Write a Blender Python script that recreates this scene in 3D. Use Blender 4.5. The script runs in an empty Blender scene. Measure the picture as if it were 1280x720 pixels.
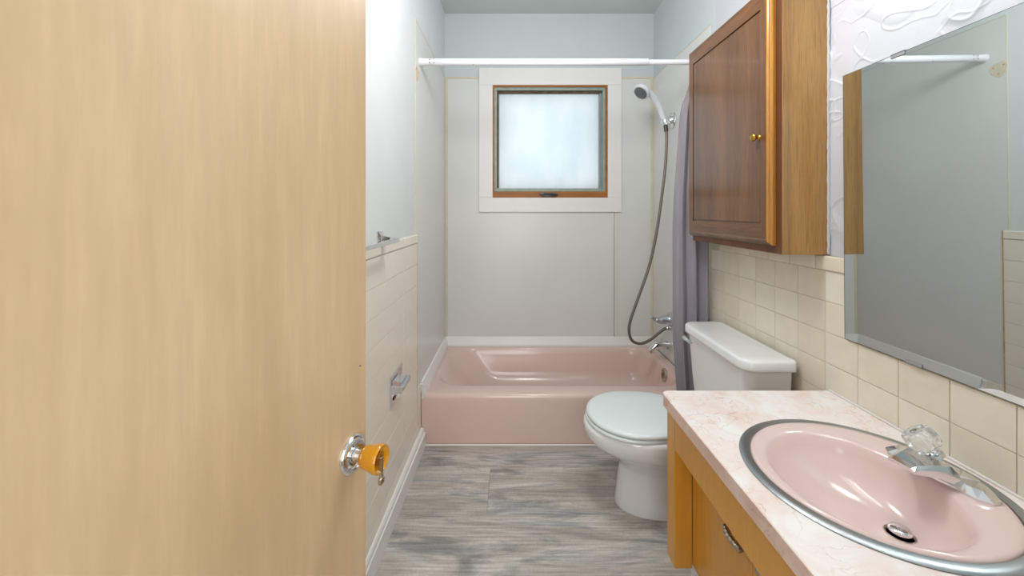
import bpy, bmesh, math, random
from mathutils import Vector, Matrix, noise

random.seed(4)
S = bpy.context.scene
COL = S.collection
PI = math.pi

# ------------------------------------------------------------------ camera
cam_d = bpy.data.cameras.new('camera')
cam_d.sensor_fit = 'HORIZONTAL'
cam_d.sensor_width = 36.0
cam_d.lens = 36.0 * 500.0 / 1280.0
cam_d.shift_y = -96.0 / 1280.0
cam_d.clip_start = 0.02
cam = bpy.data.objects.new('camera', cam_d)
COL.objects.link(cam)
cam.location = (0, 0, 1.30)
cam.rotation_euler = (PI / 2, 0, 0)
S.camera = cam

# ------------------------------------------------------------------ world, lamps and fill light
W = bpy.data.worlds.new('sky')
S.world = W
W.use_nodes = True
bg = W.node_tree.nodes['Background']
bg.inputs[0].default_value = (0.88, 0.95, 1.0, 1)
bg.inputs[1].default_value = 1.15


def area(name, loc, rot, sx, sy, power, color=(1, 1, 1), spread=180):
    d = bpy.data.lights.new(name, 'AREA')
    d.shape = 'RECTANGLE'
    d.size, d.size_y = sx, sy
    d.energy = power
    d.color = color
    d.spread = math.radians(spread)
    o = bpy.data.objects.new(name, d)
    COL.objects.link(o)
    o.location = loc
    o.rotation_euler = rot
    return o




def globe(name, loc, radius, power, color=(1, 1, 1)):
    d = bpy.data.lights.new(name, 'POINT')
    d.shadow_soft_size = radius
    d.energy = power
    d.color = color
    o = bpy.data.objects.new(name, d)
    COL.objects.link(o)
    o.location = loc
    return o


globe('ceiling_lamp', (0.22, 1.30, 2.30), 0.16, 27, (1.0, 0.995, 0.985))
area('bath_bar_lamp', (0.94, 0.88, 2.20), (0, math.radians(14), 0), 0.12, 0.60, 1.5, (1.0, 0.995, 0.985), 130)
area('hall_fill', (0.12, -0.85, 1.50), (math.radians(84), 0, 0), 0.9, 1.6, 22, (1.0, 0.995, 0.985))  # added fill light with no real source, brightens the room through the doorway

S.view_settings.view_transform = 'Standard'
S.view_settings.look = 'None'
S.view_settings.gamma = 1.0
S.view_settings.use_curve_mapping = False
S.view_settings.exposure = 0.2


# ------------------------------------------------------------------ materials
def srgb(r, g, b):
    f = lambda c: (c / 255.0 / 12.92) if c <= 10.3 else ((c / 255.0 + 0.055) / 1.055) ** 2.4
    return (f(r), f(g), f(b), 1.0)


class NT:
    def __init__(self, name):
        self.m = bpy.data.materials.new(name)
        self.m.use_nodes = True
        self.t = self.m.node_tree
        self.b = self.t.nodes['Principled BSDF']

    def n(self, typ, **kw):
        x = self.t.nodes.new(typ)
        for k, v in kw.items():
            setattr(x, k, v)
        return x

    def link(self, a, b):
        self.t.links.new(a, b)

    def coords(self, scale=(1, 1, 1), rnd=False, rot=(0, 0, 0)):
        tc = self.n('ShaderNodeTexCoord')
        mp = self.n('ShaderNodeMapping')
        mp.inputs['Scale'].default_value = scale
        mp.inputs['Rotation'].default_value = rot
        self.link(tc.outputs['Object'], mp.inputs['Vector'])
        if rnd:
            oi = self.n('ShaderNodeObjectInfo')
            ml = self.n('ShaderNodeMath', operation='MULTIPLY')
            ml.inputs[1].default_value = 37.0
            self.link(oi.outputs['Random'], ml.inputs[0])
            cb = self.n('ShaderNodeCombineXYZ')
            for i in range(3):
                self.link(ml.outputs[0], cb.inputs[i])
            self.link(cb.outputs[0], mp.inputs['Location'])
        return mp.outputs[0]

    def noise(self, vec, scale, detail=4, rough=0.55, dist=0.0):
        x = self.n('ShaderNodeTexNoise')
        x.inputs['Scale'].default_value = scale
        x.inputs['Detail'].default_value = detail
        x.inputs['Roughness'].default_value = rough
        x.inputs['Distortion'].default_value = dist
        self.link(vec, x.inputs['Vector'])
        return x.outputs['Fac']

    def ramp(self, fac, stops):
        r = self.n('ShaderNodeValToRGB')
        e = r.color_ramp.elements
        while len(e) > 1:
            e.remove(e[-1])
        e[0].position, e[0].color = stops[0]
        for p, c in stops[1:]:
            q = e.new(p)
            q.color = c
        self.link(fac, r.inputs[0])
        return r.outputs[0]

    def mix(self, fac, a, b, blend='MIX'):
        x = self.n('ShaderNodeMix', data_type='RGBA', blend_type=blend)
        for s, v in ((0, fac), (6, a), (7, b)):
            if isinstance(v, (float, int)):
                x.inputs[s].default_value = v
            elif isinstance(v, tuple):
                x.inputs[s].default_value = v
            else:
                self.link(v, x.inputs[s])
        return x.outputs[2]

    def base(self, v):
        if isinstance(v, tuple):
            self.b.inputs['Base Color'].default_value = v
        else:
            self.link(v, self.b.inputs['Base Color'])

    def bump(self, h, strength=0.3, dist=0.002):
        x = self.n('ShaderNodeBump')
        x.inputs['Strength'].default_value = strength
        x.inputs['Distance'].default_value = dist
        self.link(h, x.inputs['Height'])
        self.link(x.outputs[0], self.b.inputs['Normal'])

    def set(self, **kw):
        for k, v in kw.items():
            self.b.inputs[k.replace('_', ' ')].default_value = v
        return self


def plain(name, col, rough=0.5, metal=0.0, vary=0.0, bumpy=0.0, vscale=6, coat=0.0, bscale=60, bdist=0.001):
    t = NT(name)
    t.set(Roughness=rough, Metallic=metal, Coat_Weight=coat)
    t.b.inputs['Coat Roughness'].default_value = 0.06
    v = t.coords()
    if vary:
        f = t.noise(v, vscale, 5)
        lo = tuple(c * (1 - vary) for c in col[:3]) + (1,)
        hi = tuple(min(1, c * (1 + vary)) for c in col[:3]) + (1,)
        t.base(t.ramp(f, [(0.3, lo), (0.7, hi)]))
    else:
        t.base(col)
    if bumpy:
        t.bump(t.noise(v, bscale, 4), bumpy, bdist)
    return t.m


def wood(name, dark, mid, light, axis='z', grain=26, rough=0.4, coat=0.0, rnd=False, stretch=14, fig=0.5, pores=0.5, bump=0.12, fine=1.0):
    t = NT(name)
    t.set(Roughness=rough, Coat_Weight=coat)
    t.b.inputs['Coat Roughness'].default_value = 0.12
    s = {'x': (1 / stretch, 1, 1), 'y': (1, 1 / stretch, 1), 'z': (1, 1, 1 / stretch)}[axis]
    v = t.coords(s, rnd)
    broad = t.noise(v, grain * 0.22, 3, 0.5, fig)
    fine = t.noise(v, grain * 4.5, 5, 0.65)
    c1 = t.ramp(broad, [(0.28, dark), (0.5, mid), (0.72, light)])
    s2 = {'x': (1 / 40, 1, 1), 'y': (1, 1 / 40, 1), 'z': (1, 1, 1 / 40)}[axis]
    v2 = t.coords(s2, rnd)
    por = t.noise(v2, grain * 12, 3, 0.7)
    pc = t.ramp(por, [(0.36, (0.45, 0.42, 0.40, 1)), (0.5, (1, 1, 1, 1))])
    fc = t.ramp(fine, [(0.3, (0.82, 0.80, 0.78, 1)), (0.65, (1.08, 1.08, 1.08, 1))])
    c = t.mix(fine, c1, fc, 'MULTIPLY')
    c = t.mix(pores, c, pc, 'MULTIPLY')
    t.base(c)
    if bump:
        t.bump(por, bump, 0.0006)
    return t.m


M = {}
M['wall'] = plain('painted_wall', srgb(221, 225, 226), 0.55, vary=0.02, bumpy=0.12, bscale=35, bdist=0.002)
M['wall_smooth'] = plain('painted_upper_wall', srgb(204, 212, 215), 0.6, vary=0.02, bumpy=0.06)
M['panel'] = plain('surround_panel', srgb(222, 222, 219), 0.28, vary=0.025, vscale=2.5)
M['caulk'] = plain('aged_caulk', srgb(216, 206, 184), 0.6, vary=0.06, vscale=14)
M['rust_caulk'] = plain('stained_caulk', srgb(196, 158, 96), 0.7, vary=0.3, vscale=22)
M['ceiling'] = plain('ceiling_paint', srgb(206, 212, 210), 0.8, vary=0.015)
M['plaster'] = plain('trowelled_plaster', srgb(203, 205, 213), 0.5, bumpy=0.25, bscale=90)
M['white_trim'] = plain('white_gloss_trim', srgb(236, 234, 232), 0.35, vary=0.015)
M['white_seal'] = plain('white_sealant', srgb(232, 228, 224), 0.5)
M['tile_l'] = plain('cream_tile', srgb(240, 232, 218), 0.22, vary=0.02, vscale=9, bumpy=0.05, bscale=14, bdist=0.003)
M['grout'] = plain('grout', srgb(214, 202, 180), 0.8, vary=0.12)
M['porc_w'] = plain('white_porcelain', srgb(238, 239, 240), 0.10, coat=0.5)
M['seat_w'] = plain('white_seat_plastic', srgb(226, 234, 236), 0.16, coat=0.3)
M['tub'] = plain('pink_enamel', srgb(223, 195, 186), 0.20, coat=0.25)
M['sink'] = plain('pink_china', srgb(224, 200, 196), 0.18, coat=0.2)
M['chrome'] = plain('chrome', (0.78, 0.79, 0.81, 1), 0.10, 1.0)
M['steel'] = plain('brushed_steel', (0.60, 0.63, 0.66, 1), 0.30, 1.0)
M['brass'] = plain('antique_brass', srgb(196, 150, 62), 0.25, 1.0)
M['pewter'] = plain('antique_pewter', srgb(186, 178, 164), 0.30, 1.0, vary=0.35, vscale=90)
M['dark_metal'] = plain('dark_metal', srgb(88, 84, 82), 0.4, 0.8)
M['hose'] = plain('grey_hose', srgb(126, 118, 110), 0.35, 0.6)
M['white_plastic'] = plain('white_plastic', srgb(228, 230, 236), 0.3)
M['grey_plastic'] = plain('grey_plastic', srgb(110, 112, 116), 0.4)
M['rod'] = plain('white_enamel_rod', srgb(240, 240, 246), 0.3)
M['ring'] = plain('dull_steel_ring', (0.40, 0.43, 0.45, 1), 0.36, 1.0)
M['mirror'] = plain('mirror_glass', (0.70, 0.75, 0.75, 1), 0.015, 1.0)
M['mirror_edge'] = plain('mirror_edge', srgb(84, 92, 92), 0.3, 0.4)
M['alu'] = plain('weathered_aluminium', srgb(150, 164, 152), 0.5, 0.2, vary=0.12, vscale=20)
M['alu_shade'] = plain('shaded_aluminium', srgb(150, 150, 152), 0.6, vary=0.1, vscale=20)  # grey shadow at the right of the pane, put into the colour
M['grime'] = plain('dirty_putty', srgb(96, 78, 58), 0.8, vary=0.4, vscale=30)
M['amber'] = NT('amber_knob')
M['amber'].base(srgb(226, 158, 22))
M['amber'].set(Roughness=0.12, Transmission_Weight=0.35, IOR=1.45, Coat_Weight=0.6)
M['amber'] = M['amber'].m
a = NT('clear_acrylic')
a.base((0.97, 0.98, 0.98, 1))
a.set(Roughness=0.10, Transmission_Weight=0.80, IOR=1.45)
M['acrylic'] = a.m

M['door'] = wood('birch_veneer', srgb(188, 160, 122), srgb(200, 173, 136), srgb(209, 184, 148), 'z', 13, 0.34, 0.15, stretch=9, fig=1.6, pores=0.03, bump=0.0, fine=0.14)
M['oak'] = wood('golden_oak', srgb(154, 110, 54), srgb(180, 134, 72), srgb(194, 150, 86), 'z', 34, 0.35, 0.3, stretch=12, fig=1.0, pores=0.55)
M['oak_lit'] = wood('lit_edge_oak', srgb(170, 112, 40), srgb(200, 140, 58), srgb(216, 160, 76), 'z', 34, 0.25, 0.5, stretch=12, fig=1.0, pores=0.4)  # light on the near door edge, put into a golden colour
for key, ax in (('oak_door', 'z'), ('oak_door_x', 'y')):
    M[key] = wood('brown_oak', srgb(98, 63, 36), srgb(116, 77, 45), srgb(132, 90, 55), ax, 34, 0.32, 0.35, stretch=14, fig=1.0, pores=0.9)
M['oak_dark'] = wood('dark_oak', srgb(92, 52, 28), srgb(114, 66, 36), srgb(128, 76, 42), 'z', 34, 0.45, 0.0, pores=0.5)
M['vanity'] = wood('amber_maple', srgb(208, 144, 46), srgb(216, 154, 54), srgb(223, 164, 66), 'z', 14, 0.35, 0.2, stretch=10, pores=0.08, bump=0.02)
M['pine'] = wood('stained_pine', srgb(132, 78, 22), srgb(164, 102, 36), srgb(184, 120, 50), 'x', 30, 0.45, 0.0, pores=0.4)


def floor_mat():
    t = NT('grey_oak_vinyl')
    t.set(Roughness=0.36)
    v = t.coords((0.16, 1, 1), True)
    n1 = t.noise(v, 7.5, 6, 0.62, 0.9)
    c1 = t.ramp(n1, [(0.26, srgb(150, 147, 144)), (0.42, srgb(182, 174, 166)), (0.56, srgb(208, 203, 197)), (0.72, srgb(230, 228, 224))])
    v3 = t.coords((0.22, 1, 1), True)
    n3 = t.noise(v3, 7.5, 5, 0.6, 1.2)
    c3 = t.ramp(n3, [(0.50, (1, 1, 1, 1)), (0.58, srgb(200, 206, 212)), (0.68, srgb(150, 162, 172))])
    v2 = t.coords((0.035, 1, 1), True)
    n2 = t.noise(v2, 110, 4, 0.7)
    c2 = t.ramp(n2, [(0.34, (0.70, 0.69, 0.68, 1)), (0.6, (1.06, 1.06, 1.06, 1))])
    v4 = t.coords((1, 0.22, 1), True)
    n4 = t.noise(v4, 190, 2, 0.6)
    c4 = t.ramp(n4, [(0.35, (0.90, 0.90, 0.90, 1)), (0.6, (1.03, 1.03, 1.03, 1))])
    c = t.mix(1.0, c1, c2, 'MULTIPLY')
    c = t.mix(0.8, c, c3, 'MULTIPLY')
    c = t.mix(0.8, c, c4, 'MULTIPLY')
    oi = t.n('ShaderNodeObjectInfo')
    pr = t.ramp(oi.outputs['Random'], [(0.0, (0.94, 0.94, 0.95, 1)), (1.0, (1.04, 1.03, 1.02, 1))])
    c = t.mix(1.0, c, pr, 'MULTIPLY')
    t.base(c)
    t.bump(n2, 0.10, 0.0008)
    return t.m


def marble_mat(name='pink_marble_laminate', base=((236, 216, 208), (240, 230, 226), (243, 240, 239))):
    t = NT(name)
    t.set(Roughness=0.25, Coat_Weight=0.2)
    v = t.coords()
    n1 = t.noise(v, 9, 6, 0.62, 0.7)
    c1 = t.ramp(n1, [(0.32, srgb(*base[0])), (0.5, srgb(*base[1])), (0.62, srgb(*base[2]))])
    d = t.noise(v, 6, 4, 0.6)
    vv = t.n('ShaderNodeVectorMath', operation='SCALE')
    vv.inputs[3].default_value = 1.0
    nz = t.n('ShaderNodeTexNoise')
    nz.inputs['Scale'].default_value = 9
    nz.inputs['Detail'].default_value = 5
    t.link(v, nz.inputs['Vector'])
    mixv = t.n('ShaderNodeMix', data_type='VECTOR')
    mixv.inputs[0].default_value = 0.22
    t.link(v, mixv.inputs[4])
    t.link(nz.outputs['Color'], mixv.inputs[5])
    vo = t.n('ShaderNodeTexVoronoi', feature='DISTANCE_TO_EDGE')
    vo.inputs['Scale'].default_value = 15
    t.link(mixv.outputs[1], vo.inputs['Vector'])
    vein = t.ramp(vo.outputs['Distance'], [(0.0, srgb(226, 206, 196)), (0.010, srgb(240, 228, 222)), (0.03, (1, 1, 1, 1))])
    t.base(t.mix(t.ramp(d, [(0.42, (0, 0, 0, 1)), (0.6, (0.85, 0.85, 0.85, 1))]), c1, t.mix(1.0, c1, vein, 'MULTIPLY')))
    return t.m


def tile_right_mat():
    t = NT('cream_tile_varied')
    t.set(Roughness=0.22, Coat_Weight=0.15)
    oi = t.n('ShaderNodeObjectInfo')
    c = t.ramp(oi.outputs['Random'], [(0.0, srgb(230, 219, 200)), (0.5, srgb(234, 225, 207)), (1.0, srgb(236, 229, 213))])
    v = t.coords((1, 1, 1), True)
    f = t.ramp(t.noise(v, 18, 4), [(0.35, (0.95, 0.945, 0.94, 1)), (0.65, (1.0, 1.0, 1.0, 1))])
    t.base(t.mix(1.0, c, f, 'MULTIPLY'))
    t.bump(t.noise(v, 12, 2), 0.06, 0.004)
    return t.m


def pane_mat():
    t = NT('frosted_glass')
    v = t.coords((1, 1, 0.5))
    f = t.noise(v, 7, 5, 0.6)
    tr = t.n('ShaderNodeBsdfTranslucent')
    t.link(t.ramp(f, [(0.3, (0.80, 0.86, 0.87, 1)), (0.7, (0.90, 0.93, 0.94, 1))]), tr.inputs[0])
    gl = t.n('ShaderNodeBsdfGlossy')
    gl.inputs['Roughness'].default_value = 0.35
    mx = t.n('ShaderNodeMixShader')
    mx.inputs[0].default_value = 0.06
    t.link(tr.outputs[0], mx.inputs[1])
    t.link(gl.outputs[0], mx.inputs[2])
    out = t.t.nodes['Material Output']
    t.link(mx.outputs[0], out.inputs[0])
    return t.m


def curtain_mat():
    t = NT('grey_curtain_fabric')
    t.set(Roughness=0.75, Sheen_Weight=0.2)
    v = t.coords((1, 1, 0.05))
    f = t.noise(v, 60, 4)
    t.base(t.ramp(f, [(0.3, srgb(140, 134, 142)), (0.7, srgb(156, 150, 158))]))
    v2 = t.coords()
    t.bump(t.noise(v2, 400, 2), 0.15, 0.0006)
    return t.m


M['floor'] = floor_mat()
M['marble'] = marble_mat()
M['marble_shade'] = marble_mat('shaded_marble_edge', ((214, 178, 164), (222, 192, 178), (228, 204, 192)))  # weaker light on the front edge, put into a darker pink
M['tile_r'] = tile_right_mat()
M['pane'] = pane_mat()
M['curtain'] = curtain_mat()


# ------------------------------------------------------------------ mesh helpers
def wloc(o):
    v = Vector((0, 0, 0))
    while o:
        v += o.location
        o = o.parent
    return v


def obj(name, bm, mat, parent=None, loc=None, smooth=False, angle=40):
    """one mesh object; bm is in world coordinates (unrotated parents)."""
    base = Vector(loc) if loc is not None else (wloc(parent) if parent else Vector((0, 0, 0)))
    bmesh.ops.recalc_face_normals(bm, faces=bm.faces)
    bmesh.ops.translate(bm, verts=bm.verts, vec=-base)
    me = bpy.data.meshes.new(name)
    bm.to_mesh(me)
    bm.free()
    me.materials.append(mat)
    if smooth:
        for p in me.polygons:
            p.use_smooth = True
        if angle < 180:
            me.set_sharp_from_angle(angle=math.radians(angle))
    o = bpy.data.objects.new(name, me)
    COL.objects.link(o)
    if parent:
        o.parent = parent
        o.location = base - wloc(parent)
    else:
        o.location = base
    return o


def empty(name, loc):
    o = bpy.data.objects.new(name, None)
    o.empty_display_size = 0.05
    COL.objects.link(o)
    o.location = loc
    return o


def tag(o, label, cat, group=None):
    o['label'] = label
    o['category'] = cat
    if group:
        o['group'] = group
    return o


def structure(o, label=None):
    o['kind'] = 'structure'
    if label:
        o['label'] = label
    return o


def box(bm, x0, x1, y0, y1, z0, z1, bev=0.0, seg=2):
    t = bmesh.new()
    vs = [t.verts.new((x, y, z)) for x in (x0, x1) for y in (y0, y1) for z in (z0, z1)]
    for f in ((0, 1, 3, 2), (4, 6, 7, 5), (0, 4, 5, 1), (2, 3, 7, 6), (0, 2, 6, 4), (1, 5, 7, 3)):
        t.faces.new([vs[i] for i in f])
    bmesh.ops.recalc_face_normals(t, faces=t.faces)
    if bev:
        bmesh.ops.bevel(t, geom=list(t.edges), offset=bev, segments=seg, profile=0.5, affect='EDGES')
    merge(bm, t)
    return bm


def merge(bm, t, mat=None):
    if mat is not None:
        bmesh.ops.transform(t, matrix=mat, verts=t.verts)
    me = bpy.data.meshes.new('tmp')
    t.to_mesh(me)
    t.free()
    bm.from_mesh(me)
    bpy.data.meshes.remove(me)


def bx(*a, **k):
    return box(bmesh.new(), *a, **k)


def loft(bm, rings, cap0=True, cap1=True, closed=False):
    vr = [[bm.verts.new(p) for p in r] for r in rings]
    n = len(vr[0])
    pairs = list(zip(vr, vr[1:])) + ([(vr[-1], vr[0])] if closed else [])
    for a, b in pairs:
        for i in range(n):
            j = (i + 1) % n
            bm.faces.new((a[i], a[j], b[j], b[i]))
    if not closed:
        if cap0:
            bm.faces.new(list(reversed(vr[0])))
        if cap1:
            bm.faces.new(vr[-1])
    return bm


def frame_of(axis):
    w = Vector(axis).normalized()
    u = w.orthogonal().normalized()
    return u, w.cross(u), w


def lathe(bm, origin, axis, prof, n=28, facet=None):
    """prof: list of (distance along axis, radius)."""
    o = Vector(origin)
    u, v, w = frame_of(axis)
    rings = []
    for d, r in prof:
        r = max(r, 0.0004)
        ring = []
        for k in range(n):
            t = 2 * PI * k / n
            rr = r * (1 + (facet * (1 if k % 2 else -1) if facet else 0))
            ring.append(o + w * d + u * (rr * math.cos(t)) + v * (rr * math.sin(t)))
        rings.append(ring)
    return loft(bm, rings)


def spline(pts, n=12):
    """Catmull-Rom through pts."""
    P = [Vector(p) for p in pts]
    P = [P[0] * 2 - P[1]] + P + [P[-1] * 2 - P[-2]]
    out = []
    for i in range(1, len(P) - 2):
        for k in range(n):
            t = k / n
            a, b, c, d = P[i - 1], P[i], P[i + 1], P[i + 2]
            out.append(0.5 * ((2 * b) + (c - a) * t + (2 * a - 5 * b + 4 * c - d) * t * t + (3 * b - a - 3 * c + d) * t ** 3))
    out.append(P[-2])
    return out


def tube(bm, pts, rad, n=12, flat=1.0):
    pts = [Vector(p) for p in pts]
    rads = rad if isinstance(rad, (list, tuple)) else [rad] * len(pts)
    rings = []
    u = None
    for i, p in enumerate(pts):
        d = (pts[min(i + 1, len(pts) - 1)] - pts[max(i - 1, 0)]).normalized()
        if u is None:
            u = d.orthogonal().normalized()
        u = (u - d * u.dot(d)).normalized()
        v = d.cross(u)
        rings.append([p + u * (rads[i] * math.cos(2 * PI * k / n)) + v * (flat * rads[i] * math.sin(2 * PI * k / n)) for k in range(n)])
    return loft(bm, rings)


def rrect(x0, x1, y0, y1, r, z, nc=10, ne=8):
    """rounded rectangle ring; r = radius or 4 radii in order (x1,y1),(x0,y1),(x0,y0),(x1,y0)."""
    rs = r if isinstance(r, (list, tuple)) else [r] * 4
    cs = [(x1 - rs[0], y1 - rs[0], 0, rs[0]), (x0 + rs[1], y1 - rs[1], 90, rs[1]), (x0 + rs[2], y0 + rs[2], 180, rs[2]), (x1 - rs[3], y0 + rs[3], 270, rs[3])]
    arcs = []
    for cx, cy, a0, q in cs:
        arcs.append([(cx + q * math.cos(math.radians(a0 + 90 * k / nc)), cy + q * math.sin(math.radians(a0 + 90 * k / nc))) for k in range(nc + 1)])
    out = []
    for i in range(4):
        out += arcs[i]
        a, b = arcs[i][-1], arcs[(i + 1) % 4][0]
        for k in range(1, ne):
            t = k / ne
            out.append((a[0] + (b[0] - a[0]) * t, a[1] + (b[1] - a[1]) * t))
    return [Vector((x, y, z)) for x, y in out]


def ellipse(cx, cy, a, b, z, n=72):
    return [Vector((cx + a * math.cos(2 * PI * k / n), cy + b * math.sin(2 * PI * k / n), z)) for k in range(n)]


def interp(x, tab):
    for (a, b), (c, d) in zip(tab, tab[1:]):
        if x <= c:
            t = max(0.0, (x - a) / (c - a))
            return b + (d - b) * t
    return tab[-1][1]


def lerp(a, b, t):
    return a + (b - a) * t


# ------------------------------------------------------------------ the room
XL, XR, YF, YB, ZC = -0.51, 1.075, 0.03, 3.036, 2.80     # left, right, front, back, ceiling

# floor: a slab and the vinyl planks on it
fl = structure(obj('floor', bx(-1.3, 1.3, -1.6, YB + 0.02, -0.06, -0.004), M['floor']), 'grey oak-look vinyl plank floor')
rows = []
y = 2.361
PW = 0.323
starts = [0.21, -0.06, 0.37, 0.02, 0.50, -0.25, 0.30, 0.10, 0.44, -0.12, 0.2, 0.33]
i = 0
while y > YF:
    y0 = max(YF, y - PW)
    y1 = min(y, 2.214)
    cut = [-0.50] + sorted(s for s in (starts[i % 12] - 1.22, starts[i % 12], starts[i % 12] + 1.22) if -0.46 < s < 1.0) + [1.05]
    if i < 3:
        cut = [[-0.50, 1.05], [-0.50, -0.108, 1.05], [-0.50, 1.05]][i]
    for a0, a1 in zip(cut, cut[1:]):
        obj('floor_plank', bx(a0 + 0.0004, a1 - 0.0004, y0 + 0.0004, y1 - 0.0004, -0.004, 0.0, bev=0.0008, seg=1), M['floor'], fl, loc=((a0 + a1) / 2, (y0 + y1) / 2, 0))
    y -= PW
    i += 1

structure(obj('ceiling', bx(XL - 0.1, XR + 0.1, YF - 0.12, YB + 0.15, ZC, ZC + 0.05), M['ceiling']), 'grey painted ceiling')

wl = structure(obj('wall_left', bx(XL - 0.1, XL, YF, YB + 0.15, 0, ZC), M['wall']), 'white painted left wall with tiled lower part')
wr = structure(obj('wall_right', bx(XR, XR + 0.1, YF, YB + 0.15, 0, ZC), M['wall_smooth']), 'right wall, plastered above cream tiles')

# back wall around the window opening
wx0, wx1, wz0, wz1 = -0.146, 0.723, 1.403, 2.253
b = bmesh.new()
box(b, XL, wx0, YB, YB + 0.15, 0, ZC)
box(b, wx1, XR, YB, YB + 0.15, 0, ZC)
box(b, wx0, wx1, YB, YB + 0.15, 0, wz0)
box(b, wx0, wx1, YB, YB + 0.15, wz1, ZC)
wb = structure(obj('wall_back', b, M['wall_smooth']), 'back wall with small window above the tub')

# front wall with the doorway the camera stands in, and the hall behind it
b = bmesh.new()
box(b, -1.3, -0.475, YF - 0.12, YF, 0, ZC)
box(b, 0.33, 1.3, YF - 0.12, YF, 0, ZC)
box(b, -0.475, 0.33, YF - 0.12, YF, 2.06, ZC)
structure(obj('wall_front', b, M['wall']), 'wall with the bathroom doorway')
b = bmesh.new()
box(b, -1.3, -1.25, -1.6, YF - 0.12, 0, ZC)
box(b, 1.25, 1.3, -1.6, YF - 0.12, 0, ZC)
box(b, -1.3, 1.3, -1.65, -1.6, 0, ZC)
box(b, -1.3, 1.3, -1.65, YF - 0.12, ZC, ZC + 0.05)
structure(obj('wall_hall', b, M['wall']), 'hall walls behind the doorway')

# --- tub surround panels, their seams and corner strips (parts of the walls)
ZS0, ZS1 = 0.286, 2.307
obj('surround_panel', bx(XL, XL + 0.004, 2.10, YB, ZS0, ZS1, bev=0.001, seg=1), M['panel'], wl)
obj('edge_seal', bx(XL, XL + 0.005, 2.097, 2.101, ZS0 + 0.874, ZS1, bev=0.001, seg=1), M['caulk'], wl)
obj('top_seal', bx(XL, XL + 0.005, 2.10, YB, ZS1, ZS1 + 0.003), M['caulk'], wl)
obj('end_strip', bx(XL, XL + 0.006, 2.128, 2.216, 0.104, 0.345), M['tile_l'], wl)
ZT = 1.176
b = bmesh.new()
box(b, XL, 0.785, YB - 0.004, YB, ZS0, wz0 - 0.05)
box(b, XL, wx0 - 0.05, YB - 0.004, YB, wz0 - 0.05, ZS1)
box(b, wx1 + 0.05, XR, YB - 0.004, YB, ZS0, ZS1)
box(b, wx0 - 0.05, wx1 + 0.05, YB - 0.004, YB, wz1 + 0.02, ZS1)
obj('surround_panel', b, M['panel'], wb)
obj('seam_strip', bx(0.778, 0.796, YB - 0.008, YB - 0.003, ZS0, 1.295, bev=0.002), M['panel'], wb)
for sx in (0.7765, 0.7965):
    obj('seam_seal', bx(sx - 0.0015, sx + 0.0015, YB - 0.007, YB - 0.003, ZS0, 1.295), M['caulk'], wb)
obj('corner_strip', bx(XL + 0.004, XL + 0.024, YB - 0.007, YB - 0.003, ZS0, ZS1 + 0.01, bev=0.0015), M['caulk'], wb)
obj('corner_strip', bx(XR - 0.024, XR - 0.004, YB - 0.007, YB - 0.003, ZS0, ZS1 + 0.01, bev=0.0015), M['caulk'], wb)
for a0, a1 in ((XL + 0.03, -0.252), (0.829, XR - 0.025)):
    obj('top_strip', bx(a0, a1, YB - 0.008, YB - 0.003, ZS1 - 0.004, ZS1 + 0.012, bev=0.002), M['caulk'], wb)
obj('surround_panel', bx(XR - 0.004, XR, 2.16, YB, ZS0, ZS1, bev=0.001, seg=1), M['panel'], wr)
obj('top_seal', bx(XR - 0.005, XR, 2.16, YB, ZS1, ZS1 + 0.005), M['caulk'], wr)


# --- left tiles: rows of cream tiles on a grout bed, capped
def tile_mesh(name, w, h, d, bev, mat):
    b = bmesh.new()
    box(b, 0, d, -w / 2, w / 2, -h / 2, h / 2, bev=bev, seg=2)
    me = bpy.data.meshes.new(name)
    b.to_mesh(me)
    b.free()
    me.materials.append(mat)
    return me


def piece(name, me, parent, loc, flip=False):
    o = bpy.data.objects.new(name, me)
    COL.objects.link(o)
    o.parent = parent
    o.location = Vector(loc) - wloc(parent)
    if flip:
        o.rotation_euler = (0, 0, PI)
    return o


LP = 0.1095
YT = 2.122
obj('grout_bed', bx(XL, XL + 0.0045, YF, YT - 0.001, 0.0, ZT - 0.01), M['grout'], wl)
lt = tile_mesh('wall_tile', 0.2592, LP - 0.0016, 0.0062, 0.0009, M['tile_l'])
for r in range(10):
    zc = 1.130 - LP * (r + 0.5)
    if zc - LP / 2 < 0.02:
        break
    for c in range(8):
        yc = YT - 0.130 - c * 0.260
        piece('wall_tile', lt, wl, (XL + 0.0005, yc, zc))
ct = tile_mesh('cap_tile', 0.2592, 0.045, 0.011, 0.005, M['tile_l'])
for c in range(8):
    piece('cap_tile', ct, wl, (XL, YT - 0.130 - c * 0.260, 1.1535))
obj('end_seal', bx(XL, XL + 0.007, YT, YT + 0.006, 0.28, ZT, bev=0.001, seg=1), M['rust_caulk'], wl)

# baseboard on the left, slightly tapering towards the camera
b = bmesh.new()
prof = [(0.0, 0.0), (1.0, 0.0), (1.0, 0.076), (0.72, 0.080), (0.72, 0.088), (0.45, 0.100), (0.0, 0.104)]
rings = []
for yy, th in ((2.214, 0.026), (0.95, 0.0075), (YF + 0.002, 0.0075)):
    rings.append([Vector((XL + 0.0068 + th * p, yy, z)) for p, z in prof])
loft(b, rings)
structure(obj('baseboard_left', b, M['white_trim']), 'white moulded baseboard below the left wall tiles')

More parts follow.
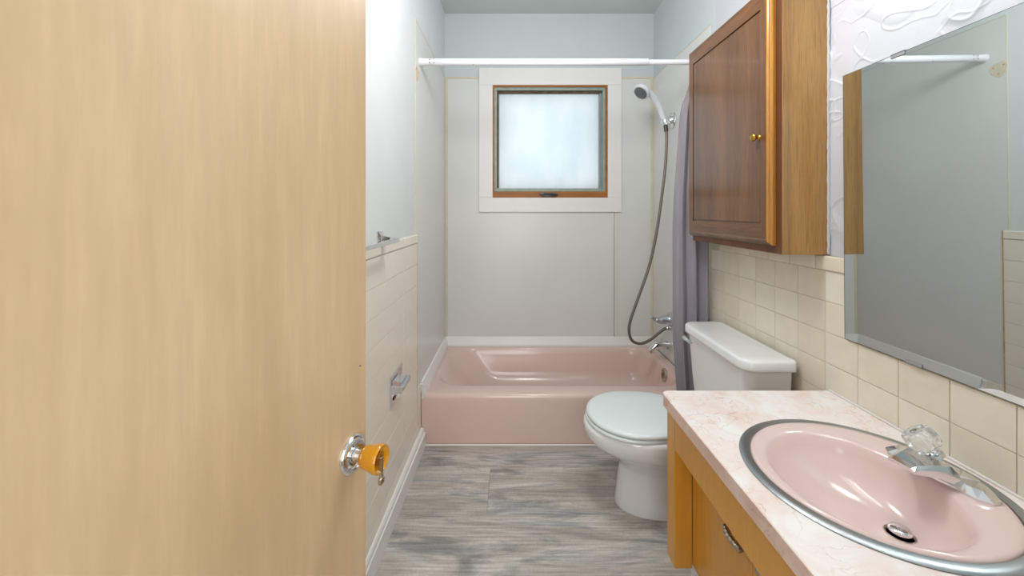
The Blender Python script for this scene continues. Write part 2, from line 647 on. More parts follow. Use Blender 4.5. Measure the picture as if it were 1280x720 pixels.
# --- right tiles
RW, RH = 0.1288, 0.1035
XT = 1.0600
obj('grout_bed', bx(XT + 0.0025, XR, YF, 2.16, 0.0, 1.145), M['grout'], wr)
rt = tile_mesh('wall_tile', RW - 0.0018, RH - 0.0018, 0.0062, 0.0012, M['tile_r'])
for r in range(10):
    zc = 1.100 - RH * (r + 0.5)
    for c in range(-4, 13):
        yc = 1.3555 - RW * (c - 5.5)
        if yc - RW / 2 < YF - 0.02 or yc > 2.15:
            continue
        if zc < 0.60 and yc < 1.30:
            continue
        piece('wall_tile', rt, wr, (XT + 0.0062, yc, zc), True)
rc = tile_mesh('cap_tile', RW - 0.0018, 0.050, 0.013, 0.0055, M['tile_r'])
for k in range(6):
    piece('cap_tile', rc, wr, (XT + 0.0060, 1.3270 + k * RW, 1.1255), True)

# trowelled plaster above the right tiles: a displaced sheet
b = bmesh.new()
ny, nz = 300, 330
y0, y1, z0, z1 = 0.66, 1.42, 1.15, 1.98


def trowel(yy, zz):
    p = Vector((yy * 5.0, zz * 5.0, 1.7))
    w = noise.noise_vector(p * 0.9)
    q = Vector((yy * 5.0 + w.x * 0.8, zz * 7.5 + w.y * 0.8, 4.2))
    a = noise.noise(q)
    # plateaus with raised lips where a trowel stroke ended
    s = max(0.0, min(1.0, (a + 0.06) * 9.0))
    lip = math.exp(-((a - 0.05) / 0.022) ** 2)
    q2 = Vector((yy * 12 + w.z * 1.2, zz * 17 + w.x * 1.2, 9.1))
    a2 = noise.noise(q2)
    lip2 = math.exp(-((a2 - 0.12) / 0.035) ** 2)
    return 0.0030 * s + 0.0032 * lip * (0.35 + 0.5 * noise.noise(p * 2)) + 0.0034 * lip2 * max(0, noise.noise(p * 0.7 + Vector((3, 1, 5))) + 0.3) + 0.0008 * noise.noise(p * 3)


grid = []
for j in range(nz + 1):
    row = []
    for k in range(ny + 1):
        yy = lerp(y0, y1, k / ny)
        zz = lerp(z0, z1, j / nz)
        row.append(b.verts.new((1.0715 - trowel(yy, zz), yy, zz)))
    grid.append(row)
for j in range(nz):
    for k in range(ny):
        b.faces.new((grid[j][k], grid[j][k + 1], grid[j + 1][k + 1], grid[j + 1][k]))
obj('plaster_skim', b, M['plaster'], wr, smooth=True, angle=180)
b = bmesh.new()
box(b, 1.0705, XR, YF, y0, 1.15, 2.45)
box(b, 1.0705, XR, y0, 2.10, z1, 2.45)
box(b, 1.0705, XR, y1, 2.10, 1.15, z1)
obj('plaster_coat', b, M['plaster'], wr)

# white trim over the tub rim and the bead under the apron
ZRIM = 0.285
t1 = structure(empty('trim_1', (XL, YB, ZRIM)), 'white sealing trim around the tub rim')
b = bmesh.new()
loft(b, [[Vector((XL + 0.004, yy, ZRIM - 0.002)), Vector((XL + 0.030, yy, ZRIM - 0.002)), Vector((XL + 0.030, yy, ZRIM + 0.010)), Vector((XL + 0.012, yy, ZRIM + 0.062)), Vector((XL + 0.004, yy, ZRIM + 0.066))] for yy in (2.225, YB - 0.004)])
obj('trim_strip', b, M['white_trim'], t1)
b = bmesh.new()
loft(b, [[Vector((xx, YB - 0.004, ZRIM - 0.002)), Vector((xx, YB - 0.030, ZRIM - 0.002)), Vector((xx, YB - 0.030, ZRIM + 0.010)), Vector((xx, YB - 0.012, ZRIM + 0.062)), Vector((xx, YB - 0.004, ZRIM + 0.066))] for xx in (XL + 0.004, XR - 0.004)])
obj('trim_strip', b, M['white_trim'], t1)
b = bmesh.new()
tube(b, spline([(XL + 0.012, 2.222, 0.262), (XL + 0.016, 2.219, 0.29), (XL + 0.010, 2.214, 0.315), (XL + 0.012, 2.21, 0.345)]), 0.009, 8)
obj('sealant_bead', b, M['white_seal'], t1, smooth=True)
t2 = structure(obj('trim_2', bx(XL + 0.02, 1.05, 2.2085, 2.2172, 0.0, 0.011, bev=0.003), M['white_seal']), 'white sealant bead along the tub apron at the floor')

# ------------------------------------------------------------------ window
wn = structure(empty('window_1', (0.2885, YB, wz0)), 'small square frosted window with white casing over the tub')
cw0, cw1, cz0, cz1 = -0.249, 0.826, 1.294, 2.381
obj('casing_board', bx(cw0, cw1, YB - 0.020, YB - 0.002, wz1, cz1, bev=0.002), M['white_trim'], wn)
obj('casing_board', bx(cw0, wx0, YB - 0.020, YB - 0.002, wz0, wz1 - 0.0005, bev=0.002), M['white_trim'], wn)
obj('casing_board', bx(wx1, cw1, YB - 0.020, YB - 0.002, wz0, wz1 - 0.0005, bev=0.002), M['white_trim'], wn)
obj('casing_board', bx(cw0, cw1, YB - 0.020, YB - 0.002, cz0, wz0 - 0.0005, bev=0.002), M['white_trim'], wn)
# wooden lining of the opening
obj('wood_lining', bx(wx0, wx1, YB - 0.016, YB + 0.12, wz1 - 0.014, wz1), M['pine'], wn)
obj('wood_lining', bx(wx0, wx1, YB - 0.016, YB + 0.12, wz0, wz0 + 0.046), M['pine'], wn)
obj('wood_lining', bx(wx0, wx0 + 0.010, YB - 0.016, YB + 0.12, wz0 + 0.046, wz1 - 0.014), M['pine'], wn)
obj('wood_lining', bx(wx1 - 0.014, wx1, YB - 0.016, YB + 0.12, wz0 + 0.046, wz1 - 0.014), M['pine'], wn)


def ring_frame(x0, x1, z0, z1, w, y0, y1, bev=0.0015):
    b = bmesh.new()
    box(b, x0, x1, y0, y1, z1 - w, z1, bev, 1)
    box(b, x0, x1, y0, y1, z0, z0 + w, bev, 1)
    box(b, x0, x0 + w, y0, y1, z0 + w, z1 - w, bev, 1)
    box(b, x1 - w, x1, y0, y1, z0 + w, z1 - w, bev, 1)
    return b


sx0, sx1, sz0, sz1 = wx0 + 0.010, wx1 - 0.014, wz0 + 0.046, wz1 - 0.014
obj('sash_frame', ring_frame(sx0, sx1, sz0, sz1, 0.022, YB - 0.004, YB + 0.05), M['alu'], wn)
px0, px1, pz0, pz1 = sx0 + 0.022, sx1 - 0.022, sz0 + 0.022, sz1 - 0.022
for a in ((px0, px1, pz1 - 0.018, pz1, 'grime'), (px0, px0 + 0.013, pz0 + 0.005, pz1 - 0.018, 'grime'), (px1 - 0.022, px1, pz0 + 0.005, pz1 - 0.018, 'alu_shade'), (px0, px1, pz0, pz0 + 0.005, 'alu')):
    obj('putty_shade_line', bx(a[0], a[1], YB + 0.018, YB + 0.05, a[2], a[3]), M[a[4]], wn)  # right strip is painted shade, the others putty and frame
obj('window_pane', bx(sx0 + 0.03, sx1 - 0.03, YB + 0.034, YB + 0.040, sz0 + 0.03, sz1 - 0.03), M['pane'], wn)
b = bmesh.new()
box(b, 0.225, 0.335, YB - 0.024, YB - 0.015, wz0 + 0.004, wz0 + 0.030, bev=0.004)
box(b, 0.205, 0.250, YB - 0.030, YB - 0.020, wz0 + 0.016, wz0 + 0.038, bev=0.004)
tube(b, [(0.25, YB - 0.032, wz0 + 0.028), (0.30, YB - 0.040, wz0 + 0.030), (0.345, YB - 0.036, wz0 + 0.020)], [0.006, 0.008, 0.005], 10)
obj('window_latch', b, M['dark_metal'], wn, smooth=True)

# ------------------------------------------------------------------ door (open, along the left)
dr = structure(empty('door_1', (-0.455, 0.056, 0.012)), 'open birch veneer door filling the left side of the view')
ux, uy = 0.26, 0.9656
nx, ny_ = 0.9656, -0.26
DW, DT, DH = 0.71, 0.035, 2.03


def dpt(s, t, z):      # along the leaf, out of its face, height
    return Vector((-0.455 + ux * s + nx * t, 0.056 + uy * s + ny_ * t, z))


def door_xf(bm):
    m = Matrix(((ux, nx, 0, -0.455), (uy, ny_, 0, 0.056), (0, 0, 1, 0), (0, 0, 0, 1)))
    bmesh.ops.transform(bm, matrix=m, verts=bm.verts)
    return bm


obj('door_leaf', door_xf(bx(0, DW, -DT, 0, 0.012, 0.012 + DH, bev=0.002)), M['door'], dr)
ks, kz = DW - 0.041, 0.874
kn = bmesh.new()
axis = Vector((nx, ny_, 0))
lathe(kn, dpt(ks, 0.022, kz), axis, [(0, 0.012), (0.002, 0.0165), (0.006, 0.0185), (0.016, 0.0210), (0.028, 0.0235), (0.034, 0.0242), (0.037, 0.0238), (0.0385, 0.0222), (0.037, 0.0195), (0.033, 0.017), (0.031, 0.0)], 32)
knob = obj('door_knob', kn, M['amber'], dr, smooth=True, angle=60)
b = bmesh.new()
lathe(b, dpt(ks, 0.0, kz), axis, [(0, 0.0325), (0.003, 0.0330), (0.006, 0.0310), (0.008, 0.0275), (0.0085, 0.0250), (0.006, 0.0225), (0.006, 0.013), (0.012, 0.0115), (0.015, 0.0105), (0.020, 0.0110), (0.024, 0.0105)], 36)
obj('rosette', b, M['chrome'], knob, smooth=True, angle=50)
b = bmesh.new()
lathe(b, dpt(ks, 0.0535, kz), axis, [(0, 0.011), (0.003, 0.011), (0.004, 0.008)], 20)
obj('lock_cylinder', b, M['brass'], knob, smooth=True, angle=50)
b = bmesh.new()
box(b, ks - 0.003, ks + 0.003, 0.056, 0.061, kz - 0.034, kz + 0.004, bev=0.001)
box(b, ks - 0.006, ks + 0.006, 0.055, 0.062, kz - 0.042, kz - 0.030, bev=0.002)
obj('turn_button', door_xf(b), M['pewter'], knob)
b = bmesh.new()
lathe(b, dpt(DW - 0.018, 0.0, 1.02), axis, [(0, 0.0018), (0.0006, 0.0014)], 10)
obj('nail_head', b, M['dark_metal'], dr, smooth=True)

# ------------------------------------------------------------------ bathtub
tx0, tx1, ty0, ty1 = XL + 0.006, XR - 0.006, 2.217, YB - 0.006
cx0, cx1, cy0, cy1 = -0.455, 1.000, 2.335, 2.975
b = bmesh.new()
R = []
R.append(rrect(tx0, tx1, ty0 + 0.006, ty1, 0.004, 0.0))
R.append(rrect(tx0, tx1, ty0 + 0.004, ty1, 0.004, 0.03))
R.append(rrect(tx0, tx1, ty0, ty1, 0.004, ZRIM - 0.040))
R.append(rrect(tx0, tx1, ty0, ty1, 0.005, ZRIM - 0.022))
R.append(rrect(tx0 + 0.001, tx1 - 0.001, ty0 + 0.004, ty1 - 0.001, 0.006, ZRIM - 0.010))
R.append(rrect(tx0 + 0.002, tx1 - 0.002, ty0 + 0.012, ty1 - 0.002, 0.01, ZRIM - 0.003))
R.append(rrect(tx0 + 0.004, tx1 - 0.004, ty0 + 0.024, ty1 - 0.004, 0.02, ZRIM))
rad = [0.16, 0.20, 0.17, 0.13]
R.append(rrect(cx0 - 0.012, cx1 + 0.010, cy0 - 0.016, cy1 + 0.010, [q + 0.012 for q in rad], ZRIM + 0.001))
R.append(rrect(cx0 - 0.004, cx1 + 0.004, cy0 - 0.005, cy1 + 0.004, rad, ZRIM - 0.002))
R.append(rrect(cx0 + 0.004, cx1 - 0.002, cy0 + 0.004, cy1 - 0.003, rad, ZRIM - 0.010))
for t in (0.15, 0.35, 0.6, 0.8, 0.92, 1.0):
    z = lerp(ZRIM - 0.012, 0.030, t)
    k = t ** 1.15
    e = 0.0 if t < 0.8 else (t - 0.8) * 0.30
    R.append(rrect(cx0 + 0.006 + 0.26 * k + e, cx1 - 0.004 - 0.045 * k - e, cy0 + 0.006 + 0.060 * k + e, cy1 - 0.004 - 0.060 * k - e, [max(0.05, q * (1 - 0.35 * t)) for q in rad], z))
loft(b, R)
tub = obj('bathtub', b, M['tub'], None, loc=((tx0 + tx1) / 2, (ty0 + ty1) / 2, 0), smooth=True, angle=55)
tag(tub, 'pink enamelled alcove bathtub under the frosted window', 'bathtub')
b = bmesh.new()
lathe(b, (0.992, 2.60, 0.235), (-1, 0, 0.14), [(0, 0.042), (0.006, 0.043), (0.010, 0.038), (0.012, 0.030), (0.009, 0.023), (0.013, 0.012), (0.013, 0.0)], 28)
box(b, 0.972, 0.980, 2.596, 2.604, 0.218, 0.252, bev=0.002)
obj('overflow_plate', b, M['pewter'], tub, smooth=True, angle=50)['label'] = 'round chrome overflow plate'

# tub spout, valve, hose, hand shower
XW = XR - 0.004
sp = empty('tub_spout', (XW, 2.70, 0.385))
tag(sp, 'curved chrome tub spout low on the tub end wall', 'spout')
b = bmesh.new()
path = spline([(XW, 2.70, 0.395), (XW - 0.05, 2.70, 0.398), (XW - 0.10, 2.70, 0.390), (XW - 0.128, 2.70, 0.366), (XW - 0.132, 2.70, 0.345)], 8)
tube(b, path, [lerp(0.029, 0.019, i / (len(path) - 1)) for i in range(len(path))], 18)
obj('spout_body', b, M['chrome'], sp, smooth=True, angle=60)
b = bmesh.new()
lathe(b, (XW - 0.065, 2.70, 0.420), (0, 0, 1), [(0, 0.006), (0.010, 0.005), (0.014, 0.009), (0.022, 0.008), (0.024, 0.0)], 14)
obj('diverter_knob', b, M['chrome'], sp, smooth=True)
b = bmesh.new()
lathe(b, (XW, 2.70, 0.395), (-1, 0, 0), [(0, 0.036), (0.005, 0.036), (0.008, 0.030)], 24)
obj('escutcheon', b, M['chrome'], sp, smooth=True)

va = empty('shower_valve', (XW, 2.70, 0.565))
tag(va, 'chrome lever mixer valve above the tub spout', 'faucet')
b = bmesh.new()
lathe(b, (XW, 2.70, 0.565), (-1, 0, 0), [(0, 0.052), (0.005, 0.052), (0.010, 0.046), (0.014, 0.034), (0.030, 0.028), (0.055, 0.026), (0.075, 0.021), (0.080, 0.0)], 32)
obj('escutcheon', b, M['steel'], va, smooth=True, angle=50)
b = bmesh.new()
tube(b, spline([(XW - 0.060, 2.70, 0.560), (XW - 0.095, 2.69, 0.568), (XW - 0.120, 2.685, 0.580), (XW - 0.138, 2.68, 0.592)], 6), [0.021] * 4 + [0.017] * 5 + [0.012] * 5 + [0.010] * 5, 14)
obj('lever', b, M['steel'], va, smooth=True)

br = empty('shower_bracket', (XW, 2.66, 1.905))
tag(br, 'chrome wall bracket holding the hand shower', 'bracket')
b = bmesh.new()
lathe(b, (XW, 2.66, 1.905), (-1, 0, 0), [(0, 0.052), (0.004, 0.054), (0.010, 0.050), (0.013, 0.030), (0.030, 0.022), (0.040, 0.020)], 28)
obj('wall_plate', b, M['chrome'], br, smooth=True, angle=50)
b = bmesh.new()
lathe(b, (XW - 0.050, 2.64, 1.870), (-0.45, 0.0, 1.0), [(0, 0.020), (0.004, 0.026), (0.040, 0.028), (0.044, 0.024)], 24)
obj('cradle', b, M['chrome'], br, smooth=True, angle=50)

hs = empty('hand_shower', (XW - 0.055, 2.64, 1.89))
tag(hs, 'white hand shower with grey hose hanging from wall bracket', 'shower head')
b = bmesh.new()
hp = spline([(1.010, 2.640, 1.868), (0.995, 2.637, 1.915), (0.972, 2.630, 1.972), (0.938, 2.622, 2.030), (0.900, 2.615, 2.068), (0.868, 2.610, 2.090)], 6)
tube(b, hp, [lerp(0.015, 0.021, min(1, 1.6 * i / (len(hp) - 1))) for i in range(len(hp))], 16)
obj('handle', b, M['white_plastic'], hs, smooth=True)
ha = Vector((-0.62, -0.30, -0.72)).normalized()
hc = Vector((0.868, 2.612, 2.105))
b = bmesh.new()
lathe(b, hc, ha, [(0, 0.010), (0.004, 0.028), (0.014, 0.044), (0.030, 0.053), (0.050, 0.055), (0.054, 0.052), (0.054, 0.0)], 32)
obj('head', b, M['white_plastic'], hs, smooth=True, angle=50)
b = bmesh.new()
lathe(b, hc + ha * 0.052, ha, [(0, 0.045), (0.004, 0.044), (0.006, 0.030), (0.004, 0.028), (0.004, 0.018), (0.008, 0.016), (0.008, 0.0)], 28)
for k in range(12):
    t = 2 * PI * k / 12
    u, v, w = frame_of(ha)
    lathe(b, hc + ha * 0.056 + u * 0.036 * math.cos(t) + v * 0.036 * math.sin(t), ha, [(0, 0.003), (0.004, 0.002)], 6)
obj('spray_face', b, M['grey_plastic'], hs, smooth=True, angle=40)
b = bmesh.new()
hz = [(1.014, 2.640, 1.870), (1.020, 2.640, 1.78), (1.010, 2.635, 1.60), (0.985, 2.63, 1.40), (0.945, 2.625, 1.14), (0.895, 2.62, 0.93), (0.820, 2.615, 0.72), (0.772, 2.61, 0.585), (0.764, 2.61, 0.51), (0.790, 2.62, 0.450), (0.850, 2.635, 0.428), (0.920, 2.66, 0.445), (0.985, 2.68, 0.485), (1.030, 2.69, 0.510), (1.060, 2.69, 0.512)]
tube(b, spline(hz, 14), 0.0095, 10)
obj('hose', b, M['hose'], hs, smooth=True)
b = bmesh.new()
tube(b, spline([(1.010, 2.640, 1.89), (1.015, 2.640, 1.86), (1.018, 2.640, 1.825)], 4), 0.0135, 12)
obj('hose_nut', b, M['dark_metal'], hs, smooth=True)
b = bmesh.new()
lathe(b, (XW, 2.69, 0.512), (-1, 0, 0), [(0, 0.024), (0.004, 0.024), (0.008, 0.015), (0.030, 0.014), (0.034, 0.011)], 18)
el = tag(obj('hose_outlet', b, M['chrome'], None, loc=(XW, 2.69, 0.512), smooth=True, angle=50), 'small chrome wall outlet where the shower hose plugs in', 'fitting')

# ------------------------------------------------------------------ shower rod and curtain
YRD, ZRD = 2.195, 2.118
rd = empty('shower_rod', (0.28, YRD, ZRD))
tag(rd, 'white tension shower rod spanning the tub alcove', 'curtain rod')
b = bmesh.new()
lathe(b, (XL + 0.05, YRD, ZRD), (1, 0, 0), [(0, 0.017), (0.002, 0.0185), (0.03, 0.0185), (0.032, 0.0195), (0.70, 0.0195), (1.205, 0.0195), (1.208, 0.017)], 24)
obj('outer_tube', b, M['rod'], rd, smooth=True, angle=40)
b = bmesh.new()
lathe(b, (0.73, YRD, ZRD - 0.001), (1, 0, 0), [(0, 0.0145), (0.32, 0.0145)], 20)
obj('inner_tube', b, M['rod'], rd, smooth=True, angle=40)
for xx, dd in ((XL + 0.0042, 1), (XR - 0.0042, -1)):
    b = bmesh.new()
    lathe(b, (xx, YRD, ZRD), (dd, 0, 0), [(0, 0.0215), (0.012, 0.0215), (0.020, 0.0195), (0.054, 0.0190)], 24)
    obj('end_cap', b, M['rod'], rd, smooth=True, angle=40)
for k, (dx, dz) in enumerate(((0.060, 0.008), (0.060, -0.008), (0.084, 0.009), (0.084, -0.009), (0.30, -0.016))):
    b = bmesh.new()
    lathe(b, (XL + dx, YRD - math.sqrt(0.0195 ** 2 - dz ** 2) + 0.0008, ZRD + dz), (0, -1, 0), [(0, 0.0032), (0.001, 0.0026)], 8)
    obj('screw_hole', b, M['grime'], rd)

b = bmesh.new()
n, m = 150, 40
rowsv = []
for j in range(m + 1):
    f = j / m                               # 0 top .. 1 bottom
    z = lerp(2.075, 0.10, f)
    g = min(1.0, f / 0.10)
    g = g * g * (3 - 2 * g)
    xa = interp(z, [(0.10, 0.905), (0.40, 0.886), (0.60, 0.872), (1.20, 0.870), (1.40, 0.878), (1.70, 0.900), (1.86, 0.912), (1.94, 0.945), (2.08, 0.985)])   # free edge swings out below the rod
    row = []
    for k in range(n + 1):
        s = k / n
        px = lerp(xa, 1.030, s ** 0.85)
        py = lerp(2.165, lerp(2.15, 2.065, g), s)
        amp = lerp(0.018, 0.034, g) * (0.30 + 0.70 * min(1, max(0, (s - 0.12) / 0.3)))
        ph = 2 * PI * (3.4 * s + 0.10 * math.sin(3 * f + 4 * s)) + 0.4
        px += 0.30 * amp * math.sin(2 * ph + 0.5)
        py += amp * math.sin(ph)
        px = min(px, 1.048)
        py = min(py, 2.204)
        row.append(b.verts.new((px, py, z)))
    rowsv.append(row)
for j in range(m):
    for k in range(n):
        b.faces.new((rowsv[j][k], rowsv[j][k + 1], rowsv[j + 1][k + 1], rowsv[j + 1][k]))
cu = obj('shower_curtain', b, M['curtain'], None, loc=(0.97, 2.13, 2.075), smooth=True, angle=180)
sm = cu.modifiers.new('thickness', 'SOLIDIFY')
sm.thickness = 0.0015
tag(cu, 'grey fabric shower curtain bunched beside the toilet tank', 'curtain')

# remains of an old rod flange on the left wall
b = bmesh.new()
ring = []
for k in range(26):
    t = 2 * PI * k / 26
    q = 0.042 * (1 + 0.10 * math.sin(3 * t + 1) + 0.05 * math.sin(7 * t))
    ring.append((q * math.cos(t), q * math.sin(t)))
loft(b, [[Vector((XL, 2.135 + p * s, 2.035 + q * s)) + Vector((d, 0, 0)) for p, q in ring] for s, d in ((1, 0.0), (1, 0.0035), (0.92, 0.005))])
pa = obj('flange_mark', b, M['caulk'], wl)
for dy, dz in ((-0.024, 0.018), (0.022, 0.014), (0.000, -0.024)):
    b = bmesh.new()
    lathe(b, (XL + 0.0048, 2.135 + dy, 2.035 + dz), (1, 0, 0), [(0, 0.005), (0.001, 0.0045)], 10)
    obj('screw_hole', b, M['rust_caulk'], pa)

# ------------------------------------------------------------------ toilet
TY = 1.765
to = empty('toilet', (0.72, TY, 0))
tag(to, 'white two-piece toilet with closed lid between tub and vanity', 'toilet')


def egg(xf, xb, w, z, cy=TY, n=64, p=2.25, split=0.42):
    xc = lerp(xf, xb, split)
    out = []
    for k in range(n):
        t = 2 * PI * k / n
        c, s = math.cos(t), math.sin(t)
        if c < 0:
            x = xc - (xc - xf) * abs(c) ** (2 / 2.05)
            y = w * math.copysign(abs(s) ** (2 / 2.05), s)
        else:
            x = xc + (xb - xc) * abs(c) ** (2 / p)
            y = w * math.copysign(abs(s) ** (2 / p), s)
        out.append(Vector((x, cy + y, z)))
    return out


FO = 0.030
b = bmesh.new()
secs = [(0.462, 0.94, 0.118, 0.0, FO), (0.460, 0.94, 0.119, 0.012, FO), (0.468, 0.94, 0.115, 0.05, FO), (0.476, 0.93, 0.110, 0.12, FO), (0.480, 0.92, 0.110, 0.17, FO * 0.8),
        (0.476, 0.92, 0.116, 0.195, FO * 0.6), (0.455, 0.92, 0.130, 0.225, FO * 0.4), (0.415, 0.92, 0.152, 0.255, FO * 0.2), (0.368, 0.92, 0.176, 0.285, 0), (0.336, 0.92, 0.192, 0.310, 0),
        (0.322, 0.92, 0.200, 0.335, 0), (0.318, 0.92, 0.203, 0.365, 0), (0.322, 0.92, 0.202, 0.378, 0), (0.334, 0.915, 0.196, 0.384, 0)]
loft(b, [egg(xf, xb, w, z, TY + o) for xf, xb, w, z, o in secs])
obj('bowl', b, M['porc_w'], to, smooth=True, angle=60)
b = bmesh.new()
loft(b, [egg(xf, xb, w, z) for xf, xb, w, z in ((0.332, 0.80, 0.196, 0.383), (0.327, 0.80, 0.200, 0.387), (0.328, 0.80, 0.200, 0.396), (0.334, 0.80, 0.196, 0.399))])
obj('seat', b, M['seat_w'], to, smooth=True, angle=60)
b = bmesh.new()
loft(b, [egg(xf, xb, w, z) for xf, xb, w, z in ((0.336, 0.815, 0.198, 0.401), (0.331, 0.82, 0.202, 0.405), (0.331, 0.82, 0.202, 0.413), (0.337, 0.815, 0.198, 0.419), (0.352, 0.80, 0.186, 0.4225), (0.42, 0.76, 0.12, 0.4245), (0.52, 0.66, 0.04, 0.425))])
obj('lid', b, M['seat_w'], to, smooth=True, angle=60)
for dy in (-0.075, 0.075):
    obj('hinge', bx(0.805, 0.845, TY + dy - 0.018, TY + dy + 0.018, 0.384, 0.420, bev=0.006), M['seat_w'], to, smooth=True)
ty0_, ty1_ = 1.478, 1.985
b = bmesh.new()
loft(b, [rrect(lerp(0.885, 0.862, t), 1.040, ty0_ + lerp(0.02, 0, t), ty1_ - lerp(0.02, 0, t), [0.012, 0.045, 0.045, 0.012], z) for z, t in ((0.38, 0), (0.39, 0.05), (0.52, 0.5), (0.712, 1.0))])
obj('tank', b, M['porc_w'], to, smooth=True, angle=50)
b = bmesh.new()
rr = [0.016, 0.058, 0.058, 0.016]
loft(b, [rrect(0.846 + e, 1.045 - e * 0.4, 1.458 + e, 2.002 - e, [max(0.006, q - e) for q in rr], z) for e, z in ((0.003, 0.710), (0.0, 0.713), (0.0, 0.720), (0.0, 0.741), (0.002, 0.746), (0.006, 0.750), (0.012, 0.7515), (0.040, 0.7525))])
obj('tank_lid', b, M['porc_w'], to, smooth=True, angle=50)
lv = bmesh.new()
lathe(lv, (0.866, 1.925, 0.676), (-1, 0, 0), [(0, 0.012), (0.003, 0.012), (0.006, 0.008), (0.016, 0.007)], 18)
tube(lv, spline([(0.850, 1.915, 0.673), (0.847, 1.928, 0.676), (0.843, 1.943, 0.681), (0.838, 1.958, 0.686)], 5), [0.008] * 8 + [0.010] * 8, 12, 0.6)
obj('flush_lever', lv, M['chrome'], to, smooth=True)['label'] = 'chrome flush lever'

# ------------------------------------------------------------------ vanity
VZ = 0.7015
vn = empty('vanity_cabinet', (0.78, 0.68, 0))
tag(vn, 'amber wooden vanity cabinet under the pink marble countertop', 'cabinet')
vx = 0.513
obj('side_panel', bx(vx + 0.055, 1.050, 1.302, 1.322, 0.15, VZ - 0.041), M['vanity'], vn)
obj('stile', bx(vx, vx + 0.056, 1.262, 1.323, 0.172, VZ - 0.041, bev=0.0015), M['vanity'], vn)
obj('top_rail', bx(vx, vx + 0.030, YF + 0.005, 1.2615, 0.548, VZ - 0.041, bev=0.0015), M['vanity'], vn)
obj('bottom_panel', bx(vx + 0.075, 1.050, YF + 0.005, 1.302, 0.15, 0.17), M['vanity'], vn)
fx = vx + 0.056
dz0, dz1 = 0.215, 0.655
for y0_, y1_, hy in ((0.947, 1.2615, 0.995), (0.55, 0.9455, 0.858), (YF + 0.005, 0.5485, 0.30)):
    d = obj('drawer', bx(fx, fx + 0.020, y0_, y1_, dz0 - 0.02, dz1, bev=0.0015), M['vanity'], vn)
    hz_ = 0.487 if hy > 0.9 else 0.508
    b = bmesh.new()
    for sy in (-1, 1):
        lathe(b, (fx, hy + sy * 0.030, hz_), (-1, 0, 0), [(0, 0.013), (0.003, 0.013), (0.006, 0.009), (0.010, 0.007), (0.016, 0.0075), (0.022, 0.010), (0.027, 0.008), (0.028, 0.0)], 16, 0.06)
    hp = spline([(fx - 0.019, hy - 0.034, hz_), (fx - 0.025, hy - 0.018, hz_), (fx - 0.027, hy, hz_), (fx - 0.025, hy + 0.018, hz_), (fx - 0.019, hy + 0.034, hz_)], 6)
    tube(b, hp, [0.006 + 0.0035 * abs(math.sin(i * 0.78)) for i in range(len(hp))], 12)
    obj('handle', b, M['pewter'], d, smooth=True, angle=45)['label'] = 'ornate antique metal pull'
obj('toe_board', bx(0.590, 0.604, YF + 0.01, 1.318, 0.0, 0.15), M['white_trim'], vn)['label'] = 'white toe board'

# countertop with a round cut-out for the basin
SX, SY, SR = 0.795, 0.898, 0.247
ox0, ox1, oy0, oy1 = 0.498, 1.0580, YF + 0.002, 1.336
outline = rrect(ox0, ox1, oy0, oy1, [0.004, 0.022, 0.004, 0.004], 0, nc=6, ne=26)


def hole(pt, r):
    d = Vector((pt.x - SX, pt.y - SY, 0)).normalized()
    return Vector((SX + d.x * r, SY + d.y * r, 0))


def at_z(ring, z, sc=0.0):
    return [Vector((p.x, p.y, z)) for p in ring]


inn = [hole(p, SR - 0.012) for p in outline]
ins = rrect(ox0 + 0.002, ox1 - 0.002, oy0 + 0.002, oy1 - 0.002, [0.003, 0.021, 0.003, 0.003], 0, nc=6, ne=26)
b = bmesh.new()
loft(b, [at_z(inn, VZ), at_z(ins, VZ), at_z(outline, VZ - 0.002), at_z(outline, VZ - 0.040), at_z(inn, VZ - 0.040)], closed=True)
tag(obj('countertop', b, M['marble'], None, loc=(0.776, 0.68, VZ - 0.04)), 'white and pink marble-look laminate countertop on the amber vanity', 'countertop')
obj('edge_shade_strip', bx(ox0 - 0.0016, ox0 - 0.0001, YF + 0.004, oy1 - 0.024, VZ - 0.0385, VZ - 0.0025), M['marble_shade'], bpy.data.objects['countertop'])  # thin added strip carrying the painted shade of the front edge
obj('back_seal', bx(1.0540, 1.0596, YF + 0.01, 1.334, VZ, VZ + 0.006, bev=0.002), M['white_seal'], bpy.data.objects['countertop'])

# basin
sk = empty('sink', (SX, SY, VZ))
tag(sk, 'round pink drop-in sink with steel ring in the countertop', 'sink')
b = bmesh.new()
n = 96
loft(b, [ellipse(SX, SY, r, r, z, n) for r, z in ((SR - 0.022, VZ - 0.006), (SR - 0.010, VZ + 0.0005), (SR, VZ + 0.0005), (SR + 0.001, VZ + 0.002), (SR - 0.002, VZ + 0.0045), (SR - 0.012, VZ + 0.0060), (SR - 0.021, VZ + 0.0060), (SR - 0.023, VZ + 0.002))], closed=True)
obj('rim_ring', b, M['ring'], sk, smooth=True, angle=60)['label'] = 'steel mounting ring'
BX, BY, BA, BB = 0.762, 0.885, 0.160, 0.182
QX, QY, QZ = 0.834, 0.860, 0.606
rings = [ellipse(SX, SY, SR - 0.030, SR - 0.030, VZ - 0.09, n), ellipse(SX, SY, SR - 0.0235, SR - 0.0235, VZ - 0.01, n),
         ellipse(SX, SY, SR - 0.0235, SR - 0.0235, VZ + 0.004, n), ellipse(SX, SY, SR - 0.027, SR - 0.027, VZ + 0.008, n), ellipse(SX - 0.004, SY - 0.002, SR - 0.036, SR - 0.036, VZ + 0.009, n)]
rings.append(ellipse(BX, BY, BA + 0.016, BB + 0.014, VZ + 0.0085, n))
rings.append(ellipse(BX, BY, BA + 0.007, BB + 0.007, VZ + 0.007, n))
rings.append(ellipse(BX, BY, BA, BB, VZ + 0.001, n))
